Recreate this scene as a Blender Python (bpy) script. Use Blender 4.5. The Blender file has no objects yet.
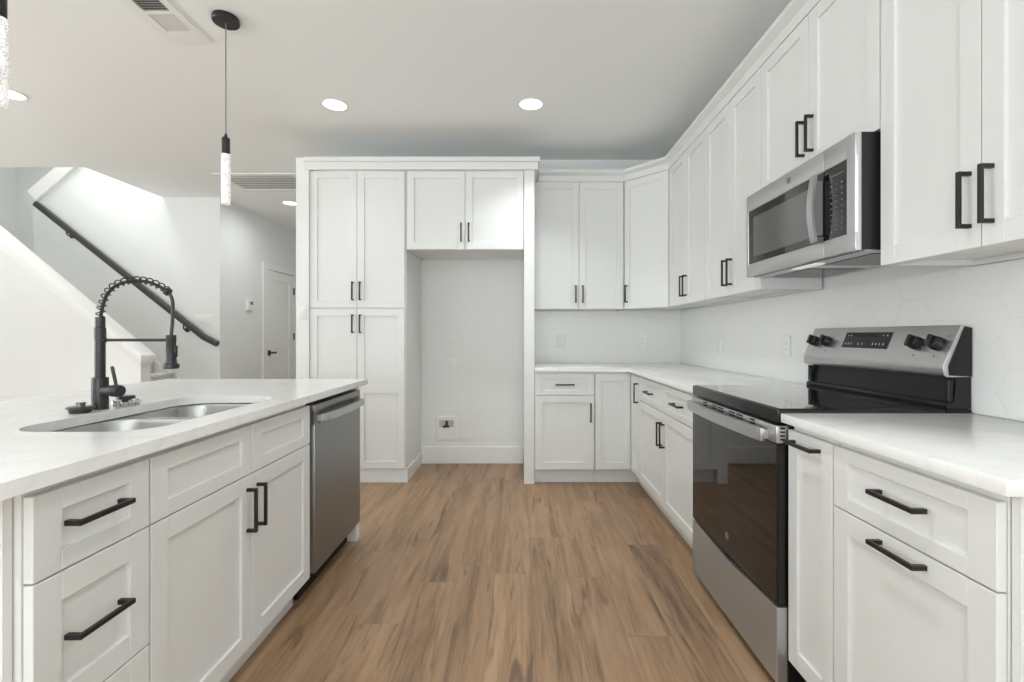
import bpy, bmesh, math, random
from mathutils import Vector, Matrix
random.seed(7)
S = bpy.context.scene
COL = S.collection
R = math.radians

# ------------------------------------------------------------------ camera, world, light, exposure
CAMH = 1.163
cam = bpy.data.cameras.new('camera')
cam.sensor_width = 36.0
cam.lens = 476.0 / 1024.0 * 36.0
cam.shift_x = -8.2 / 1024.0
cam.shift_y = -5.5 / 1024.0
cam.clip_start = 0.02
camo = bpy.data.objects.new('camera', cam)
COL.objects.link(camo)
camo.location = (0, 0, CAMH)
camo.rotation_euler = (R(90), 0, 0)
S.camera = camo

W = bpy.data.worlds.new('world')
S.world = W
W.use_nodes = True
W.node_tree.nodes['Background'].inputs[0].default_value = (0.95, 0.97, 1.0, 1)
W.node_tree.nodes['Background'].inputs[1].default_value = 1.0

S.view_settings.view_transform = 'Standard'
S.view_settings.look = 'None'
S.view_settings.gamma = 1.0
S.view_settings.use_curve_mapping = False
S.view_settings.exposure = 0.07
S.cycles.max_bounces = 12
S.cycles.diffuse_bounces = 7
S.cycles.glossy_bounces = 5
S.cycles.sample_clamp_indirect = 6.0


def area(name, loc, direction, sx, sy, power, color=(1, 1, 1), spread=180):
    l = bpy.data.lights.new(name, 'AREA')
    l.shape = 'RECTANGLE'
    l.size = sx
    l.size_y = sy
    l.energy = power
    l.color = color
    l.spread = R(spread)
    o = bpy.data.objects.new(name, l)
    COL.objects.link(o)
    o.location = loc
    o.rotation_euler = Vector(direction).to_track_quat('-Z', 'Y').to_euler()
    return o


# fill lights added out of view behind and left, tilted up at the ceiling
FILL = (0.875, 0.956, 0.996)
area('added_fill_rear', (-0.4, -3.42, 1.35), (0.05, 1, 2.9), 3.0, 1.8, 178, FILL)
area('added_fill_rear_left', (-4.6, -3.42, 1.15), (0.6, 1, 2.2), 2.6, 2.0, 48, FILL)
area('added_fill_left', (-6.7, 0.2, 1.35), (1, -0.50, 2.7), 4.2, 1.8, 262, FILL)
area('daylight_upper_landing', (-4.75, 4.85, 4.9), (0.05, 0.16, -1), 1.1, 0.5, 14, (0.98, 0.99, 0.98), 140)
area('added_fill_stair', (-4.95, 5.05, 4.95), (0.15, 0.05, -1), 1.0, 0.7, 20, (0.99, 0.99, 0.98), 130)  # second stairwell lamp, added to brighten the stair wall

# ------------------------------------------------------------------ materials
def mat(name, col, rough=0.5, metal=0.0, ior=1.45, coat=0.0, spec=0.5):
    m = bpy.data.materials.new(name)
    m.use_nodes = True
    b = m.node_tree.nodes['Principled BSDF']
    b.inputs['Base Color'].default_value = (*col, 1)
    b.inputs['Roughness'].default_value = rough
    b.inputs['Metallic'].default_value = metal
    b.inputs['IOR'].default_value = ior
    b.inputs['Coat Weight'].default_value = coat
    b.inputs['Specular IOR Level'].default_value = spec
    return m


def nt(m):
    return m.node_tree.nodes, m.node_tree.links, m.node_tree.nodes['Principled BSDF']


class NG:
    """small helper for node maths"""
    def __init__(self, m):
        self.n, self.l, self.b = nt(m)

    def math(self, op, a, b=None, c=None):
        x = self.n.new('ShaderNodeMath')
        x.operation = op
        for i, v in enumerate((a, b, c)):
            if v is None:
                continue
            if isinstance(v, (int, float)):
                x.inputs[i].default_value = v
            else:
                self.l.new(v, x.inputs[i])
        return x.outputs[0]

    def pos(self):
        g = self.n.new('ShaderNodeNewGeometry')
        s = self.n.new('ShaderNodeSeparateXYZ')
        self.l.new(g.outputs['Position'], s.inputs[0])
        return g.outputs['Position'], s.outputs

    def comb(self, x, y, z):
        c = self.n.new('ShaderNodeCombineXYZ')
        for i, v in enumerate((x, y, z)):
            if isinstance(v, (int, float)):
                c.inputs[i].default_value = v
            else:
                self.l.new(v, c.inputs[i])
        return c.outputs[0]

    def noise(self, vec, scale, detail=4, rough=0.55, dist=0.0):
        x = self.n.new('ShaderNodeTexNoise')
        x.inputs['Scale'].default_value = scale
        x.inputs['Detail'].default_value = detail
        x.inputs['Roughness'].default_value = rough
        x.inputs['Distortion'].default_value = dist
        self.l.new(vec, x.inputs['Vector'])
        return x.outputs[0]

    def ramp(self, fac, stops):
        x = self.n.new('ShaderNodeValToRGB')
        e = x.color_ramp.elements
        while len(e) > 1:
            e.remove(e[-1])
        e[0].position = stops[0][0]
        e[0].color = (*stops[0][1], 1)
        for p, c in stops[1:]:
            q = e.new(p)
            q.color = (*c, 1)
        self.l.new(fac, x.inputs[0])
        return x.outputs[0]

    def mix(self, fac, a, b, blend='MIX'):
        x = self.n.new('ShaderNodeMix')
        x.data_type = 'RGBA'
        x.blend_type = blend
        if isinstance(fac, (int, float)):
            x.inputs[0].default_value = fac
        else:
            self.l.new(fac, x.inputs[0])
        for i, v in ((6, a), (7, b)):
            if isinstance(v, tuple):
                x.inputs[i].default_value = (*v, 1)
            else:
                self.l.new(v, x.inputs[i])
        return x.outputs[2]

    def bump(self, h, strength, dist):
        x = self.n.new('ShaderNodeBump')
        x.inputs['Strength'].default_value = strength
        x.inputs['Distance'].default_value = dist
        self.l.new(h, x.inputs['Height'])
        self.l.new(x.outputs[0], self.b.inputs['Normal'])


def painted(name, col, rough, bump=0.0):
    m = mat(name, col, rough)
    if bump:
        g = NG(m)
        p, s = g.pos()
        g.bump(g.noise(p, 180, 3), bump, 0.002)
    return m


M = {}
M['wall'] = painted('wall_paint', (0.79, 0.80, 0.79), 0.6, 0.05)
M['ceiling'] = painted('ceiling_paint', (0.85, 0.873, 0.868), 0.75, 0.06)
M['trim'] = mat('trim_paint', (0.83, 0.828, 0.81), 0.4)
M['cabinet'] = mat('cabinet_paint', (0.738, 0.745, 0.732), 0.38)
M['black'] = mat('matte_black_metal', (0.012, 0.012, 0.012), 0.38)
M['gunmetal'] = mat('black_faucet_finish', (0.028, 0.028, 0.028), 0.34)
M['plastic_black'] = mat('black_plastic', (0.016, 0.016, 0.016), 0.35)
M['enamel_black'] = mat('black_enamel', (0.006, 0.006, 0.006), 0.22)
M['glass_black'] = mat('black_glass', (0.006, 0.006, 0.006), 0.04, ior=1.55)
M['ceran'] = mat('cooktop_glass', (0.008, 0.008, 0.008), 0.05, ior=1.6, coat=1.0)
M['oven_glass'] = mat('oven_door_glass', (0.004, 0.004, 0.004), 0.03, ior=1.6)
M['void'] = mat('dark_gap', (0.01, 0.01, 0.01), 0.8)
M['chrome'] = mat('chrome', (0.75, 0.75, 0.74), 0.12, 1.0)
M['dark_chrome'] = mat('dark_chrome', (0.2, 0.2, 0.2), 0.25, 1.0)
M['plate'] = mat('white_plastic', (0.82, 0.82, 0.80), 0.3)
M['grey_plastic'] = mat('grey_plastic', (0.18, 0.18, 0.18), 0.4)
M['mark'] = mat('pale_print', (0.5, 0.5, 0.5), 0.5)
M['mark_dim'] = mat('grey_print', (0.16, 0.16, 0.16), 0.5)
M['emblem'] = mat('emblem_grey', (0.35, 0.35, 0.34), 0.35, 1.0)
M['recess'] = mat('recess_plastic', (0.5, 0.5, 0.49), 0.5)
M['screen'] = mat('window_mesh_screen', (0.10, 0.10, 0.098), 0.10, ior=1.55)
M['ink'] = mat('dark_print', (0.05, 0.05, 0.05), 0.5)
M['register_grey'] = mat('register_louver', (0.6, 0.6, 0.59), 0.5)
M['register_dark'] = mat('register_gap', (0.12, 0.12, 0.12), 0.6)
M['ring'] = mat('burner_print', (0.02, 0.02, 0.02), 0.06, ior=1.6, coat=1.0)
M['carpet'] = painted('stair_carpet', (0.62, 0.61, 0.585), 0.95, 0.4)
M['rail'] = mat('handrail_paint', (0.05, 0.05, 0.05), 0.35)
M['brass'] = mat('valve_metal', (0.03, 0.03, 0.03), 0.4)


def steel(name, col, rough, axis):
    m = mat(name, col, rough, 1.0)
    g = NG(m)
    p, s = g.pos()
    k = [900, 900, 900]
    k[axis] = 9
    v = g.comb(g.math('MULTIPLY', s[0], k[0]), g.math('MULTIPLY', s[1], k[1]), g.math('MULTIPLY', s[2], k[2]))
    f = g.noise(v, 1.0, 2)
    c = g.ramp(f, [(0.3, tuple(x * 0.98 for x in col)), (0.7, tuple(min(1, x * 1.02) for x in col))])
    g.l.new(c, g.b.inputs['Base Color'])
    return m


M['steel'] = steel('brushed_steel', (0.585, 0.59, 0.595), 0.36, 1)
M['steel_dark'] = steel('slate_steel', (0.34, 0.345, 0.345), 0.42, 1)
M['steel_shade'] = steel('slate_steel_shade', (0.22, 0.218, 0.21), 0.35, 1)  # darker slate: shade of the handle recess put into the colour
M['steel_sink'] = steel('satin_sink_steel', (0.48, 0.475, 0.46), 0.33, 1)
M['steel_satin'] = steel('satin_drawer_steel', (0.56, 0.58, 0.60), 0.5, 1)


def emit(name, col, strength):
    m = mat(name, col, 0.5)
    b = m.node_tree.nodes['Principled BSDF']
    b.inputs['Emission Color'].default_value = (*col, 1)
    b.inputs['Emission Strength'].default_value = strength
    return m


M['lens'] = emit('lit_lens', (1.0, 0.985, 0.96), 3.0)
M['hood_lens'] = emit('hood_lamp_lens', (1.0, 0.98, 0.95), 0.3)


def crystal():
    m = mat('bubble_crystal_lit', (0.9, 0.9, 0.9), 0.1)
    g = NG(m)
    p, s = g.pos()
    v = g.n.new('ShaderNodeTexVoronoi')
    v.inputs['Scale'].default_value = 190
    g.l.new(p, v.inputs['Vector'])
    f = g.noise(p, 60, 3)
    a = g.math('MULTIPLY', v.outputs['Distance'], f)
    c = g.ramp(a, [(0.10, (1, 1, 0.99)), (0.21, (0.9, 0.86, 0.85)), (0.33, (0.55, 0.55, 0.55))])
    g.l.new(c, g.b.inputs['Emission Color'])
    g.l.new(c, g.b.inputs['Base Color'])
    g.b.inputs['Emission Strength'].default_value = 0.40
    g.bump(v.outputs['Distance'], 0.5, 0.003)
    return m


M['crystal'] = crystal()


def quartz():
    m = mat('white_quartz', (0.84, 0.838, 0.825), 0.17)
    g = NG(m)
    p, s = g.pos()
    n = g.noise(p, 1.6, 6, 0.6, 1.2)
    d = g.math('ABSOLUTE', g.math('SUBTRACT', n, 0.5))
    c = g.ramp(d, [(0.0, (0.79, 0.785, 0.765)), (0.035, (0.838, 0.835, 0.822)), (0.3, (0.85, 0.848, 0.836))])
    f = g.noise(p, 140, 2)
    c2 = g.mix(g.math('MULTIPLY', f, 0.06), c, (0.66, 0.655, 0.64))
    g.l.new(c2, g.b.inputs['Base Color'])
    return m


M['quartz'] = quartz()


def hex_tile(name, ax):
    m = mat(name, (0.80, 0.798, 0.78), 0.22)
    g = NG(m)
    p, s = g.pos()
    sd = 0.088
    h = sd * math.sqrt(3)
    u0, v0 = (1.3735, 1.141)
    u = g.math('SUBTRACT', s[ax], u0 - 30 * sd * 3)
    v = g.math('SUBTRACT', s[2], v0 - 30 * h)

    def cell(du, dv):
        a = g.math('SUBTRACT', g.math('MODULO', g.math('ADD', u, du), 3 * sd), 1.5 * sd)
        b = g.math('SUBTRACT', g.math('MODULO', g.math('ADD', v, dv), h), h / 2)
        a = g.math('ABSOLUTE', a)
        b = g.math('ABSOLUTE', b)
        d = g.math('MAXIMUM', b, g.math('ADD', g.math('MULTIPLY', a, math.sqrt(3) / 2), g.math('MULTIPLY', b, 0.5)))
        return d
    d = g.math('MINIMUM', cell(1.5 * sd, h / 2), cell(0, 0))
    e = g.math('SUBTRACT', h / 2, d)         # distance from the tile's edge
    grout = g.math('LESS_THAN', e, 0.0016)
    c = g.mix(grout, (0.80, 0.797, 0.78), (0.765, 0.76, 0.742))
    g.l.new(c, g.b.inputs['Base Color'])
    hgt = g.math('MINIMUM', g.math('MULTIPLY', e, 1 / 0.004), 1.0)
    g.bump(hgt, 0.35, 0.0012)
    return m


M['tile_y'] = hex_tile('hexagon_tile_side', 1)
M['tile_x'] = hex_tile('hexagon_tile_rear', 0)


def planks():
    m = mat('vinyl_plank_floor', (0.3, 0.2, 0.13), 0.36)
    g = NG(m)
    p, s = g.pos()
    br = g.n.new('ShaderNodeTexBrick')
    br.offset = 0.0
    br.inputs['Scale'].default_value = 1.0
    br.inputs['Brick Width'].default_value = 1.5
    br.inputs['Row Height'].default_value = 0.178
    br.inputs['Mortar Size'].default_value = 0.0012
    br.inputs['Mortar Smooth'].default_value = 0.0
    br.inputs['Bias'].default_value = 0.0
    br.inputs['Color1'].default_value = (0, 0, 0, 1)
    br.inputs['Color2'].default_value = (1, 1, 1, 1)
    br.inputs['Mortar'].default_value = (0.5, 0.5, 0.5, 1)
    row = g.math('FLOOR', g.math('DIVIDE', g.math('ADD', s[0], 20.06), 0.178))
    wn = g.n.new('ShaderNodeTexWhiteNoise')
    wn.noise_dimensions = '1D'
    g.l.new(row, wn.inputs['W'])
    shift = g.math('MULTIPLY', wn.outputs['Value'], 1.5)
    vec = g.comb(g.math('ADD', g.math('ADD', s[1], 20.0), shift), g.math('ADD', s[0], 20.06), 0.0)
    g.l.new(vec, br.inputs['Vector'])
    rnd = g.n.new('ShaderNodeSeparateColor')
    g.l.new(br.outputs['Color'], rnd.inputs[0])
    rv = rnd.outputs[0]
    off = g.math('ADD', g.math('MULTIPLY', rv, 37.0), g.math('MULTIPLY', row, 3.7))
    gx = g.math('ADD', g.math('MULTIPLY', s[0], 7.0), off)
    gy = g.math('ADD', g.math('MULTIPLY', s[1], 0.75), off)
    big = g.noise(g.comb(gx, gy, off), 1.0, 5, 0.6, 0.9)
    fine = g.noise(g.comb(g.math('MULTIPLY', s[0], 120.0), g.math('MULTIPLY', s[1], 5.0), off), 1.0, 3, 0.6, 0.2)
    mid = g.noise(g.comb(g.math('ADD', g.math('MULTIPLY', s[0], 34.0), off), g.math('MULTIPLY', s[1], 2.6), off), 1.0, 4, 0.6, 0.7)
    f = g.math('ADD', g.math('ADD', g.math('MULTIPLY', big, 0.58), g.math('MULTIPLY', mid, 0.24)), g.math('MULTIPLY', fine, 0.18))
    c = g.ramp(f, [(0.34, (0.125, 0.077, 0.043)), (0.43, (0.252, 0.157, 0.088)), (0.52, (0.345, 0.215, 0.124)),
                   (0.62, (0.415, 0.270, 0.163)), (0.74, (0.47, 0.30, 0.185))])
    tone = g.ramp(rv, [(0.0, (0.90, 0.89, 0.89)), (0.5, (0.98, 0.98, 0.98)), (1.0, (1.04, 1.04, 1.03))])
    c = g.mix(1.0, c, tone, 'MULTIPLY')
    # dark mineral streaks
    st = g.noise(g.comb(g.math('ADD', g.math('MULTIPLY', s[0], 16.0), off), g.math('MULTIPLY', s[1], 1.6), off), 1.0, 3, 0.5, 1.4)
    stf = g.ramp(st, [(0.57, (0, 0, 0)), (0.72, (0.8, 0.8, 0.8))])
    c = g.mix(stf, c, (0.125, 0.074, 0.048))
    c = g.mix(g.math('MULTIPLY', br.outputs['Fac'], 0.35), c, (0.09, 0.06, 0.04))
    g.l.new(c, g.b.inputs['Base Color'])
    g.l.new(g.math('MULTIPLY_ADD', f, 0.12, 0.33), g.b.inputs['Roughness'])
    g.bump(g.math('SUBTRACT', g.math('MULTIPLY', fine, 0.25), br.outputs['Fac']), 0.25, 0.0015)
    return m


M['floor'] = planks()


# ------------------------------------------------------------------ mesh builder
class MB:
    def __init__(self, mx=None):
        self.bm = bmesh.new()
        self.mx = mx

    def _bev(self, faces, bev, seg=1):
        if bev:
            ed = set()
            for f in faces:
                ed.update(f.edges)
            bmesh.ops.bevel(self.bm, geom=list(ed), offset=bev, segments=seg, profile=0.5, affect='EDGES', clamp_overlap=True)

    def box(self, x0, x1, y0, y1, z0, z1, bev=0.0, seg=1):
        if x0 > x1: x0, x1 = x1, x0
        if y0 > y1: y0, y1 = y1, y0
        if z0 > z1: z0, z1 = z1, z0
        v = [self.bm.verts.new(c) for c in ((x0, y0, z0), (x1, y0, z0), (x1, y1, z0), (x0, y1, z0),
                                            (x0, y0, z1), (x1, y0, z1), (x1, y1, z1), (x0, y1, z1))]
        fs = [self.bm.faces.new([v[i] for i in q]) for q in
              ((0, 3, 2, 1), (4, 5, 6, 7), (0, 1, 5, 4), (1, 2, 6, 5), (2, 3, 7, 6), (3, 0, 4, 7))]
        self._bev(fs, bev, seg)
        return self

    def prism(self, poly, axis, a0, a1, bev=0.0, seg=1):
        """poly in the two remaining axes (order xyz), extruded along axis"""
        def pt(p, a):
            if axis == 0: return (a, p[0], p[1])
            if axis == 1: return (p[0], a, p[1])
            return (p[0], p[1], a)
        A = [self.bm.verts.new(pt(p, a0)) for p in poly]
        B = [self.bm.verts.new(pt(p, a1)) for p in poly]
        n = len(poly)
        fs = [self.bm.faces.new(A), self.bm.faces.new(B[::-1])]
        for i in range(n):
            j = (i + 1) % n
            fs.append(self.bm.faces.new((A[i], A[j], B[j], B[i])))
        self._bev(fs, bev, seg)
        return self

    def loft(self, rings, cap0=True, cap1=True, close=True):
        V = [[self.bm.verts.new(p) for p in r] for r in rings]
        n = len(V[0])
        for a, b in zip(V, V[1:]):
            for i in range(n if close else n - 1):
                j = (i + 1) % n
                self.bm.faces.new((a[i], a[j], b[j], b[i]))
        if cap0: self.bm.faces.new(V[0][::-1])
        if cap1: self.bm.faces.new(V[-1])
        return self

    def cyl(self, p0, p1, r0, r1=None, n=24):
        return self.lathe_on(p0, p1, [(0, r0), (1, r0 if r1 is None else r1)], n)

    def lathe_on(self, p0, p1, prof, n=24):
        """prof: list of (t along p0->p1 in 0..1, radius)"""
        p0, p1 = Vector(p0), Vector(p1)
        d = (p1 - p0)
        z = d.normalized()
        x = z.orthogonal().normalized()
        y = z.cross(x)
        rings = []
        for t, r in prof:
            c = p0 + d * t
            rings.append([c + (x * math.cos(2 * math.pi * k / n) + y * math.sin(2 * math.pi * k / n)) * max(r, 1e-5) for k in range(n)])
        return self.loft(rings)

    def tube(self, pts, r, n=10, sec=None):
        pts = [Vector(p) for p in pts]
        t0 = (pts[1] - pts[0]).normalized()
        x = t0.orthogonal().normalized()
        rings = []
        for i, p in enumerate(pts):
            a = pts[max(i - 1, 0)]
            b = pts[min(i + 1, len(pts) - 1)]
            t = (b - a).normalized()
            x = (x - t * x.dot(t)).normalized()
            y = t.cross(x)
            rr = r[i] if isinstance(r, (list, tuple)) else r
            rings.append([p + (x * math.cos(2 * math.pi * k / n) + y * math.sin(2 * math.pi * k / n)) * rr for k in range(n)])
        return self.loft(rings)

    def flat_ring(self, outer, inner, z0, z1):
        """plate with hole(s): outer polygon, list of inner polygons (XY), thickness z0..z1"""
        def mk(z):
            loops = []
            for poly in [outer] + inner:
                vs = [self.bm.verts.new((p[0], p[1], z)) for p in poly]
                es = [self.bm.edges.new((vs[i], vs[(i + 1) % len(vs)])) for i in range(len(vs))]
                loops.append((vs, es))
            bmesh.ops.triangle_fill(self.bm, use_beauty=True, use_dissolve=False, edges=[e for l in loops for e in l[1]])
            return loops
        a = mk(z0)
        b = mk(z1)
        for (va, _), (vb, _) in zip(a, b):
            n = len(va)
            for i in range(n):
                j = (i + 1) % n
                self.bm.faces.new((va[i], va[j], vb[j], vb[i]))
        return self

    def build(self, name, material, parent=None, smooth=True, angle=35):
        bmesh.ops.recalc_face_normals(self.bm, faces=self.bm.faces[:])
        me = bpy.data.meshes.new(name)
        if self.mx is not None:
            self.bm.transform(self.mx)
        self.bm.to_mesh(me)
        self.bm.free()
        if smooth:
            for p in me.polygons:
                p.use_smooth = True
            me.set_sharp_from_angle(angle=R(angle))
        me.materials.append(material)
        o = bpy.data.objects.new(name, me)
        COL.objects.link(o)
        if parent is not None:
            o.parent = parent
        return o


def thing(name, label, cat, loc=(0, 0, 0), rotz=0.0, group=None):
    o = bpy.data.objects.new(name, None)
    o.empty_display_size = 0.1
    COL.objects.link(o)
    o.location = loc
    o.rotation_euler = (0, 0, rotz)
    o['label'] = label
    o['category'] = cat
    if group:
        o['group'] = group
    return o


def struct(o, label=None):
    o['kind'] = 'structure'
    if label:
        o['label'] = label
    return o


def copy_thing(o, label, loc=None, group=None):
    c = o.copy()
    COL.objects.link(c)
    c['label'] = label
    if group: c['group'] = group
    if loc: c.location = loc
    for ch in list(o.children):
        d = ch.copy()
        COL.objects.link(d)
        d.parent = c
        for g in list(ch.children):
            e = g.copy()
            COL.objects.link(e)
            e.parent = d
    return c


def text_mesh(txt, size, mx, name, material, parent, depth=0.0006):
    cu = bpy.data.curves.new('txt', 'FONT')
    cu.body = txt
    cu.size = size
    cu.align_x = 'CENTER'
    cu.align_y = 'CENTER'
    cu.extrude = depth
    to = bpy.data.objects.new('txt', cu)
    COL.objects.link(to)
    dg = bpy.context.evaluated_depsgraph_get()
    me = bpy.data.meshes.new_from_object(to.evaluated_get(dg))
    bpy.data.objects.remove(to)
    bpy.data.curves.remove(cu)
    me.transform(mx)
    me.materials.clear()
    me.materials.append(material)
    o = bpy.data.objects.new(name, me)
    COL.objects.link(o)
    o.parent = parent
    return o


def rrect(x0, x1, y0, y1, r, n=8):
    pts = []
    for cx, cy, a0 in ((x1 - r, y1 - r, 0), (x0 + r, y1 - r, 90), (x0 + r, y0 + r, 180), (x1 - r, y0 + r, 270)):
        for k in range(n + 1):
            a = R(a0 + 90 * k / n)
            pts.append((cx + r * math.cos(a), cy + r * math.sin(a)))
    return pts


def sweep(path, prof, name, material, parent=None):
    """path in XY, outward = right-hand side of travel; prof closed list of (out, z)"""
    P = [Vector((p[0], p[1])) for p in path]
    rings = []
    for i, p in enumerate(P):
        ns = []
        if i > 0:
            d = (P[i] - P[i - 1]).normalized(); ns.append(Vector((d.y, -d.x)))
        if i < len(P) - 1:
            d = (P[i + 1] - P[i]).normalized(); ns.append(Vector((d.y, -d.x)))
        m = ns[0] if len(ns) == 1 else (ns[0] + ns[1]) / (1 + ns[0].dot(ns[1]))
        rings.append([(p.x + m.x * o, p.y + m.y * o, z) for o, z in prof])
    return MB().loft(rings).build(name, material, parent)


# ------------------------------------------------------------------ room shell
CEIL = 2.76
XW, YW = 1.467, 4.33          # right wall face, back wall face
XL, YR = -7.0, -3.6
struct(MB().box(XL - .2, XW + .2, YR - .2, 7.8, -0.12, 0).build('floor', M['floor']))

c = MB()
TOP = CEIL + 0.28
c.box(XL - .2, XW + .2, YR - .2, 4.52, CEIL, TOP)
c.box(-4.13, XW + .2, 4.52, 7.8, CEIL, TOP)
struct(c.build('ceiling', M['ceiling']))

struct(MB().box(-1.656, XW + .12, YW, YW + .12, 0, CEIL).build('wall_back', M['wall']))
struct(MB().box(XW, XW + .12, YR, YW, 0, CEIL).build('wall_right', M['wall']))
struct(MB().prism([(3.728, 0), (7.6, 0), (7.6, CEIL), (4.33, CEIL), (4.33, 2.555), (3.728, 2.555)], 0, -1.756, -1.656).build('wall_partition', M['wall']))
struct(MB().box(-3.59, -1.656, 7.6, 7.72, 0, CEIL).build('wall_hall_end', M['wall']))
struct(MB().box(-3.59, -3.47, 5.62, 7.6, 0, CEIL).build('wall_hall_left', M['wall']))
# stair wall with a sloping top that carries the upper flight
sp = 0.86
struct(MB().prism([(-5.62, 0), (-3.47, 0), (-3.47, CEIL), (-4.128, CEIL), (-4.128, 2.765 + sp * 1.492), (-5.62, 2.765)],
                  1, 5.50, 5.62).build('wall_stair', M['wall']))
cap = MB()
cap.prism([(-5.57, 2.71), (-5.67, 2.823), (-4.135, 2.823 + sp * 1.535), (-4.135, 2.71 + sp * 1.435)], 1, 5.465, 5.655, 0.006)
struct(cap.build('trim_1', M['trim']))
# upper stairwell shell
u = MB()
u.box(-4.13, -4.01, 4.52, 6.6, TOP, 5.2)
u.box(XL, -4.01, 4.40, 4.52, TOP, 5.2)
u.box(XL, -3.59, 6.6, 6.72, 0, 5.2)
struct(u.build('wall_stairwell', M['wall']))
struct(MB().box(XL - .12, -4.0, 4.4, 6.72, 5.2, 5.3).build('ceiling_stairwell', M['ceiling']))
# left and rear walls of the living area with added window openings (behind the camera)
l = MB()
l.box(XL - .12, XL, YR, 6.72, 0, 0.5)
l.box(XL - .12, XL, YR, 6.72, 2.5, 5.2)
for a, b in ((YR, -1.95), (2.75, 6.72)):
    l.box(XL - .12, XL, a, b, 0.5, 2.5)
struct(l.build('wall_left', M['wall']))
r = MB()
r.box(XL, XW + .12, YR - .12, YR, 2.5, CEIL)
r.box(XL, -6.0, YR - .12, YR, 0, 2.5)
r.box(-3.2, -2.3, YR - .12, YR, 0, 2.5)
r.box(-2.3, 1.05, YR - .12, YR, 0, 0.4)
r.box(1.05, XW + .12, YR - .12, YR, 0, 2.5)
struct(r.build('wall_rear', M['wall']))

# frames of the added windows, out of view
def window_frame(name, a0, a1, z0, z1, axis, at, n):
    m = MB()
    t = 0.05
    def bx(p0, p1, q0, q1):
        if axis == 'y': m.box(p0, p1, at - .08, at - .03, q0, q1, .003)
        else: m.box(at - .08, at - .03, p0, p1, q0, q1, .003)
    bx(a0, a1, z0, z0 + t); bx(a0, a1, z1 - t, z1)
    for k in range(n + 1):
        x = a0 + (a1 - a0 - t) * k / n
        bx(x, x + t, z0 + t, z1 - t)
    struct(m.build(name, M['trim']))
window_frame('window_1', -2.3, 1.05, 0.4, 2.5, 'y', YR, 3)
window_frame('window_2', -6.0, -3.2, 0.0, 2.5, 'y', YR, 2)
window_frame('window_3', -1.95, 2.75, 0.5, 2.5, 'x', XL, 4)

# knee wall of the stair with its sloping cap
k = 0.79
kx = -3.604
kk = 0.835
def kz(x): return 0.925 + kk * (kx - x)
struct(MB().prism([(XL, 0), (kx, 0), (kx, kz(kx)), (-5.95, kz(-5.95)), (XL, kz(-5.95))], 1, 4.52, 4.64).build('wall_knee', M['wall']))
kc = MB()
kc.prism([(kx + .03, kz(kx + .03)), (kx + .03, kz(kx + .03) + .075), (-5.95, kz(-5.95) + .075), (-5.95, kz(-5.95))], 1, 4.485, 4.675, .01, 2)
kc.prism([(kx + .012, kz(kx) - .05), (kx + .012, kz(kx) + .0), (-5.95, kz(-5.95)), (-5.95, kz(-5.95) - .05)], 1, 4.503, 4.6575, .006)
struct(kc.build('trim_2', M['trim']))

# staircase behind the knee wall
st = MB()
pts = [(-3.29, 0)]
for i in range(10):
    x = -3.29 - 0.233 * i
    z = 0.184 * (i + 1)
    if i: pts.append((x, z - .184))
    pts += [(x, z - .03), (x + .022, z - .02), (x + .02, z), ]
    pts.append((x - 0.233, z))
pts[-1] = (XL + .005, pts[-1][1])
pts.append((XL + .005, 0))
stair_o = st.prism(pts, 1, 4.645, 5.478).build('staircase', M['carpet'])
struct(stair_o, 'pale carpeted stair rising behind the knee wall')
sk = MB()
sk.prism([(-3.40, 0.0), (-3.40, 0.24), (-5.6, 0.24 + k * 2.2), (-5.6, k * 2.2 - .1)], 1, 5.482, 5.4995, .003)
struct(sk.build('trim_3', M['trim']))

# baseboards
struct(MB().box(-.897, .028, YW - .016, YW - .0005, 0, .155, .004).build('baseboard_back', M['trim']))
bb = MB().box(-3.469, -3.453, 5.62, 6.38, 0, .14, .004)
struct(bb.build('baseboard_hall', M['trim']))

# hall door
dr = thing('door_1', 'white two-panel hall door with black lever handle and hinges', 'door', (-3.468, 6.47, 0), R(90))
dr['kind'] = 'structure'
# local x along +Y, local -y into the hall (+X)
dw, dh = 0.76, 2.06
d = MB()
d.box(0, .12, -.02, -.002, 0.01, dh, .002); d.box(dw - .12, dw, -.02, -.002, 0.01, dh, .002)
for z0, z1 in ((0.01, .22), (.98, 1.13), (dh - .13, dh)):
    d.box(.12, dw - .12, -.02, -.002, z0, z1, .002)
d.box(.11, dw - .11, -.010, -.002, .02, dh - .02)
d.build('door_panel', M['trim'], dr)
cs = MB()
cs.box(-.085, -.006, -.026, -.001, 0, dh + .09, .003); cs.box(dw + .006, dw + .085, -.026, -.001, 0, dh + .09, .003)
cs.box(-.006, dw + .006, -.026, -.001, dh + .008, dh + .09, .003)
cs.build('casing', M['trim'], dr)
hd = MB()
hd.box(.030, .100, -.028, -.02, .885, .96, .002)
hd.cyl((.06, -.028, .925), (.06, -.065, .925), .009)
hd.box(.05, .175, -.072, -.058, .912, .938, .003)
hd.build('lever_handle', M['black'], dr)
for z in (.25, 1.10, 1.78):
    MB().box(dw - .012, dw + .014, -.034, -.0275, z, z + .1, .002).cyl((dw + .001, -.036, z), (dw + .001, -.036, z + .1), .006).build('hinge', M['black'], dr)

# ------------------------------------------------------------------ cabinet kit
DT = 0.02       # door thickness


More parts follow.
